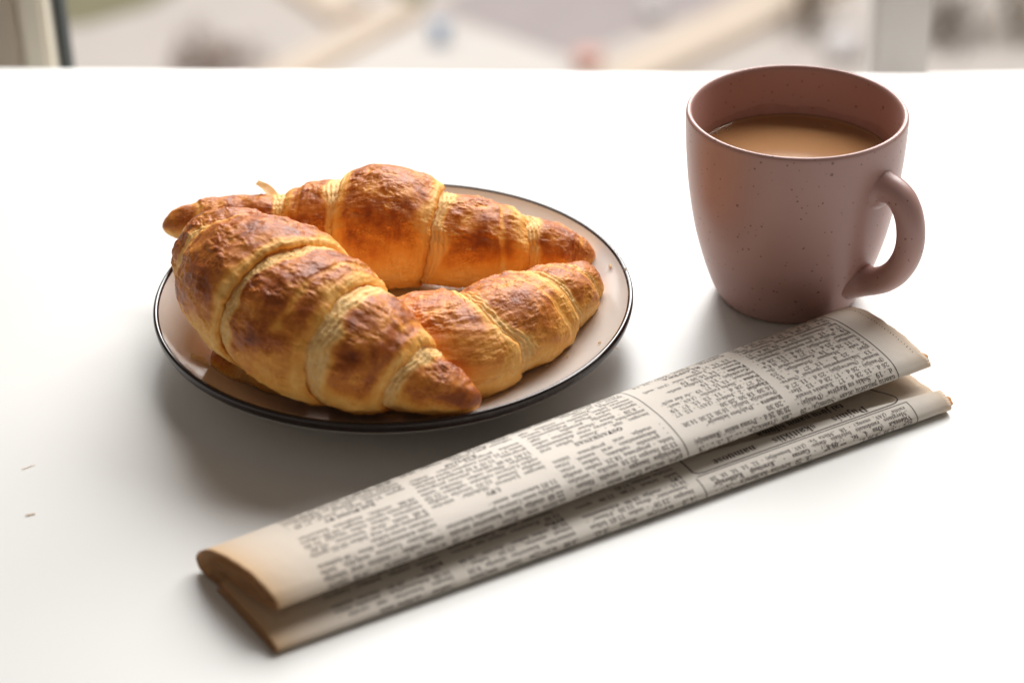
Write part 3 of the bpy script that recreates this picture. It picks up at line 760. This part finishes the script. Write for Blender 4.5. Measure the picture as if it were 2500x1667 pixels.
c1 = ["kas“ (Suomija) - 20.30. „Iškren-", "dančių paukščių laikas“ (Suomija) - 20", "d. - 19. „Šokis su Regitse“ (Danija) -", "26 d. - 15, 28 d. - 17. „Babetės šventė“", "(Danija) - 26 d. - 17, 28 d. - 13. „Her-", "manas“ (Norvegija) - 25 d. - 11, 27 d.",
      "- 13. „Šikšnosparnio sparnai“ (Norve-", "gija) - 25 d. - 13, 27 d. - 15.", "2 salė - „Magnus“ (Islandija) - 25", "d. - 15, 26 d. - 19. „Gamtos vaikai“ (Is-", "landija) - 25 d. - 17, 27 d. - 15. „Il Ca-", "pitano“ (Švedija) - 26 d. - 13, 28 d. -",
      "19. „Dalija ir jos meilužis“ (Suomija) -", "27 d. - 13. „Iškrendančių paukščių lai-", "kas“ (Suomija) - 25 d. - 19, 28 d. - 17.", "„Šikšnosparnio sparnai“ (Norvegija) -", "26 d. - 17, 28 d. - 13. „Verneris“ (Šve-", "dija) - 26 d. - 11, 27 d. - 19, 28 d. - 15.",
      "„Hermanas“ (Norvegija) - 25 d. - 13,", "27 d. - 11. „Babetės šventė“ (Danija) -", "25 d. - 13, 28 d. - 11. „Šikšnosparnis“", "(Norvegija) - 25 d. - 17, 27 d. - 11.", "„Gamtos vaikai“ (Islandija) - 26 d. - 13."]
c2 = ["„Lietus“ 26 d.", "Lais“ (Prancūzija) - 11, 13, 15, 17, 19,", "20.30, 26 d. - „Drama mūšio“ (Rumunija)", "- 20.30.", "*Romuva - „Dalybos šeimoje“", "(Prancūzija, Italija) - 10.30, 12.30, 14.30,", "16.30, 18.30, 20.30.", "*Ekpeliai - 2 „Judėsi“ (JAV) - 15, 17,", "19. 27, 28 d. - 11, 13, 15, 17, 19.",
      "*Daina - „Sielų raitelis“ (JAV, mel-", "lodrama) - 13, 15, 17, 19. „Ar dar myli“", "(Graikija) - 11, 19.", "*Pasaka - „Indai (Indija, melo-", "drama) - 14, 16.30, 19.", "Kaukazas - „Laukinė siela“ (JAV, mel)", "- 13, 15, 17, 19.", "*KLAIPĖDA", "CAPITOL - „Kinas“ (JAV) - 12, 14,", "Kino salė - „Laivas“ (JAV, drama) -", "15, 17, 19. „Daina“ (Indija) - 13.", "15.30, 18, 20.30, 27 d. - 11, 13."]
WORDS = "vakaro žinios laida šeimai kultūros pasaulio filmas serialas rytas miestas naujienos sporto muzika teatras koncertas vaikams animacinis dokumentinis televizijos studija savaitė programa diena orai Lietuvos meno žmogus kelias namai upė ruduo laikas istorija mokykla sodas gatvė".split()
rnd = random.Random(11)
def filler(n):
    out = ''
    while len(out) < n:
        w = rnd.choice(WORDS)
        if rnd.random() < .16: w = '%d.%02d' % (rnd.randint(7, 23), rnd.choice((0, 5, 10, 15, 20, 25, 30, 40, 45, 50)))
        if rnd.random() < .10: w = '„' + w.capitalize() + '“'
        if rnd.random() < .08: w = '- ' + w
        out += w + rnd.choice((' ', ' ', ' ', '. ', ', '))
    return out[:n].rsplit(' ', 1)[0]
PITCH_T = 3.02; SIZE_T = 3.15
up = Print()
def column(pr, l0, width, a0, lines, pitch=PITCH_T, size=SIZE_T):
    for i, t in enumerate(lines):
        if not t: continue
        b = t.startswith('*'); t = t.lstrip('*')
        if b and ' - ' in t:
            h, r = t.split(' - ', 1)
            hw = sum(glyph(c, 0.012)[2] for c in h) * size * .84
            pr.text(l0, a0 + i * pitch, h, size, bold=True, cond=.84); pr.text(l0 - hw - 1, a0 + i * pitch, '- ' + r, size, width - hw - 1, justify=False)
        elif b: pr.text(l0 - (width - sum(glyph(c, 0.012)[2] for c in t) * size * 1.05) / 2, a0 + i * pitch, t, size * 1.08, bold=True, cond=1.0)
        else: pr.text(l0, a0 + i * pitch, t, size, width)
A0 = 0.6
column(up, 268.8, 45.6, A0 - PITCH_T * .6, c1)
column(up, 219.5, 43.5, A0 - PITCH_T * .6, c2)
def fcol(heads, n=22, holes=()):
    L = []
    for i in range(n):
        if i in heads: L.append('*' + heads[i])
        elif i in holes: L.append('')
        else: L.append(filler(rnd.choice((42, 42, 41, 43, 42, 26, 42, 42))))
    return L
column(up, 169.4, 47.5, A0 - 1.8, fcol({9: 'OSTANKINAS', 0: 'TELE'}, 25, (8,)), 2.78, 2.95)
column(up, 119.0, 46.5, A0 - 1.8, fcol({6: 'LTV', 15: 'RADIJAS'}, 24, (5,)), 2.75, 2.9)
column(up, 70.0, 46.0, A0 - 1.8, fcol({12: 'BALTIJOS TV'}, 23, (11,)), 2.75, 2.9)
up.bar([(270.5, -3), (270.5, 70)], 0.42)
up.bar([(171.8, -3), (171.8, 68)], 0.40)
for i in range(26):                                        # punched dots along the right margin
    up.bar([(281.6 + .25 * math.sin(i * 2.3), 8 + i * 1.75), (282.0 + .2 * math.sin(i), 8.35 + i * 1.75)], 0.35)
up.build('printed_text', OUT)

lw = Print()
def la(x): return x                                  # arc position measured from the lower front fold, towards the back
def ltext(l0, x, *a, **k): lw.text(l0, la(x), *a, **k)
low = ["„Naktis“ - 16.30, 18.30, 20.30. Lietuva (Rusija)", "dija) - 16.30, 18.30, 21.", "*Videosalė (Ozo 4, tel. 77-09-87) -", "„Merginos raudonais bateliais dieno-", "raštis“ (JAV, suaug.) - 18. „Mirta Ve-"]
for i, t in enumerate(low):
    b = t.startswith('*'); ltext(266.0, -1.6 + i * 2.3, t.lstrip('*'), 2.75, 45.5 if i else None, bold=b)
low2 = ["kino) - 19. „Lietus“ (JAV, drama) - 14,", "18, 20. Kruvina Kalifornija“ (JAV) -", "*Garsas - „Kruvinoji Kalifornija“", "(JAV, komedija) - 12, 14, 16, 18, 20."]
for i, t in enumerate(low2):
    b = t.startswith('*'); ltext(219.0, -1.0 + i * 2.6, t.lstrip('*'), 2.75, 43.5, bold=b)
for l0 in (167.5, 117.5, 68.5):
    for i in range(10):
        t = filler(38) if i not in (5,) else rnd.choice(('RYTAI', 'LTV', 'TV KANALAS'))
        ltext(l0, -1.2 + i * 2.85, t, 2.8, 44 if i != 5 else None, bold=(i in (5,)))
lw.bar([(268.6, la(-3)), (268.6, la(9.3))], 0.38); lw.bar([(268.6, la(9.3)), (172.5, la(9.3))], 0.38); lw.bar([(171.6, la(-3)), (171.6, la(8.6))], 0.40)
lw.bar([(262, la(10.5)), (176, la(10.5))], 0.55)
lw.bar([(262, la(10.5)), (264.5, la(10.8)), (266.3, la(11.9)), (266.9, la(13.6)), (265.8, la(16.5)), (263, la(21)), (260, la(27))], 0.55)
lw.bar([(176, la(10.5)), (173.8, la(11)), (172.6, la(12.4)), (172.6, la(15)), (172.6, la(28))], 0.55)
ltext(252.5, 15.2, 'Dujinis skaitiklis namuose', 5.6, 70, bold=False, cond=.88)
ltext(246, 21.0, 'tai jūsų namų šiluma', 4.6, 62, bold=True)
lw.build('printed_text', OUT2)

# ------------------------------------------------------------------ crumbs
def shard(name, p, L, w, rot, curl, label, cat='crumb', mat=None, tilt=0.0, group=None):
    t = np.linspace(-1, 1, 9); V = []
    for i, x in enumerate(t):
        ww = w * (1 - abs(x) ** 2.2 * .85) * (1 + .25 * math.sin(7 * x + L))
        z = curl * (1 - x * x) + w * .18
        for sgn, dz in ((-1, 0), (0, w * .3), (1, 0), (0, -w * .16)): V.append((x * L / 2, sgn * ww / 2 + .12 * L * math.sin(2 * x), z + dz))
    V = np.array(V) * MM
    o = mesh_obj(name, V, grid_faces(9, 4, True), mat or M['flake']); o.location = p; o.rotation_euler = (0, tilt, rot)
    tag(o, label, cat, group); return o
M['crumb_dark'] = simple('toasted_crumb', (0.88, 0.64, 0.40), 0.6, 0.1, 400)
def pz(x, y):
    r = math.hypot(x - PX, y - PY) / MM
    return np.interp(r, [0, 52, 62, 74, 85, 91.5, 95.4, 97], [5.3, 5.7, 6.9, 10.3, 15.0, 18.3, 21, 21.6]) * MM
shard('crumb', (-0.1835, 0.6614, 0.0001), 5.2, 0.40, 0.25, .05, 'thin curved pastry splinter on the bare table, upper of two at left', mat=M['crumb_dark'])
shard('crumb', (-0.1771, 0.6309, 0.0001), 3.6, 0.8, 0.0, .05, 'short orange pastry splinter on the bare table, lower of two at left', mat=M['crumb_dark'])
for (x, y, L, w, rt, lab) in ((0.0416, 0.7852 - .012, 3.6, 1.3, 1.2, 'pointed pastry crumb on the plate beside the two right-hand tips'),
                              (0.0345, 0.714, 1.9, 1.0, .6, 'small crumb on the plate just inside the rim at right'),
                              (0.0215, 0.7125, 1.6, 1.1, 2.0, 'tiny crumb on the plate below the striped croissant, nearer the rim'),
                              (0.0135, 0.7085, 1.3, 1.0, .2, 'tiny crumb on the plate below the striped croissant, nearer the pastry'),
                              (0.0405, 0.7035, 1.7, .6, -.5, 'pale crumb stuck on the dark rim at right'),
                              (0.0475, 0.766, 1.2, .9, .9, 'speck of pastry near the right-hand rim of the plate')):
    shard('crumb', (x, y, pz(x, y) + .0002), L, w, rt, .25, lab)

# loose flakes standing off the croissants
def big_flake(parent, p, L, w, rot, tilt, seed):
    a, b = 12, 6; gu, gv = np.meshgrid(np.linspace(0, 1, a), np.linspace(-1, 1, b), indexing='ij')
    ww = w * (0.35 + 0.65 * np.sin(np.clip(gu * 2.4 + .55, 0, math.pi))) * (1 + .3 * noise3(np.stack([gu * 3, gv, 0 * gu], -1), seed))
    X = np.stack([gu * L, gv * ww / 2, L * .10 * np.sin(gu * 2.2) + .25 * w * gv ** 2 + .5 * noise3(np.stack([gu * 4, gv * 2, 0 * gu], -1), seed)], -1) * MM
    R = np.array(Matrix.Rotation(rot, 3, 'Z') @ Matrix.Rotation(tilt, 3, 'Y'))
    V = X @ R.T + np.array(p)
    o = mesh_obj('flake', V.reshape(-1, 3), grid_faces(a, b), M['flake'], parent); o.matrix_parent_inverse = Matrix.Translation(-parent.location)
    return o
big_flake(back, (-0.0990, 0.8010, 0.0385), 11, 6.0, math.pi - .35, math.radians(-30), 1)
big_flake(third, (-0.120, 0.707, 0.013), 9, 6, 2.6, math.radians(-15), 4)
big_flake(third, (-0.112, 0.699, 0.010), 10, 6, 3.0, math.radians(-10), 5)
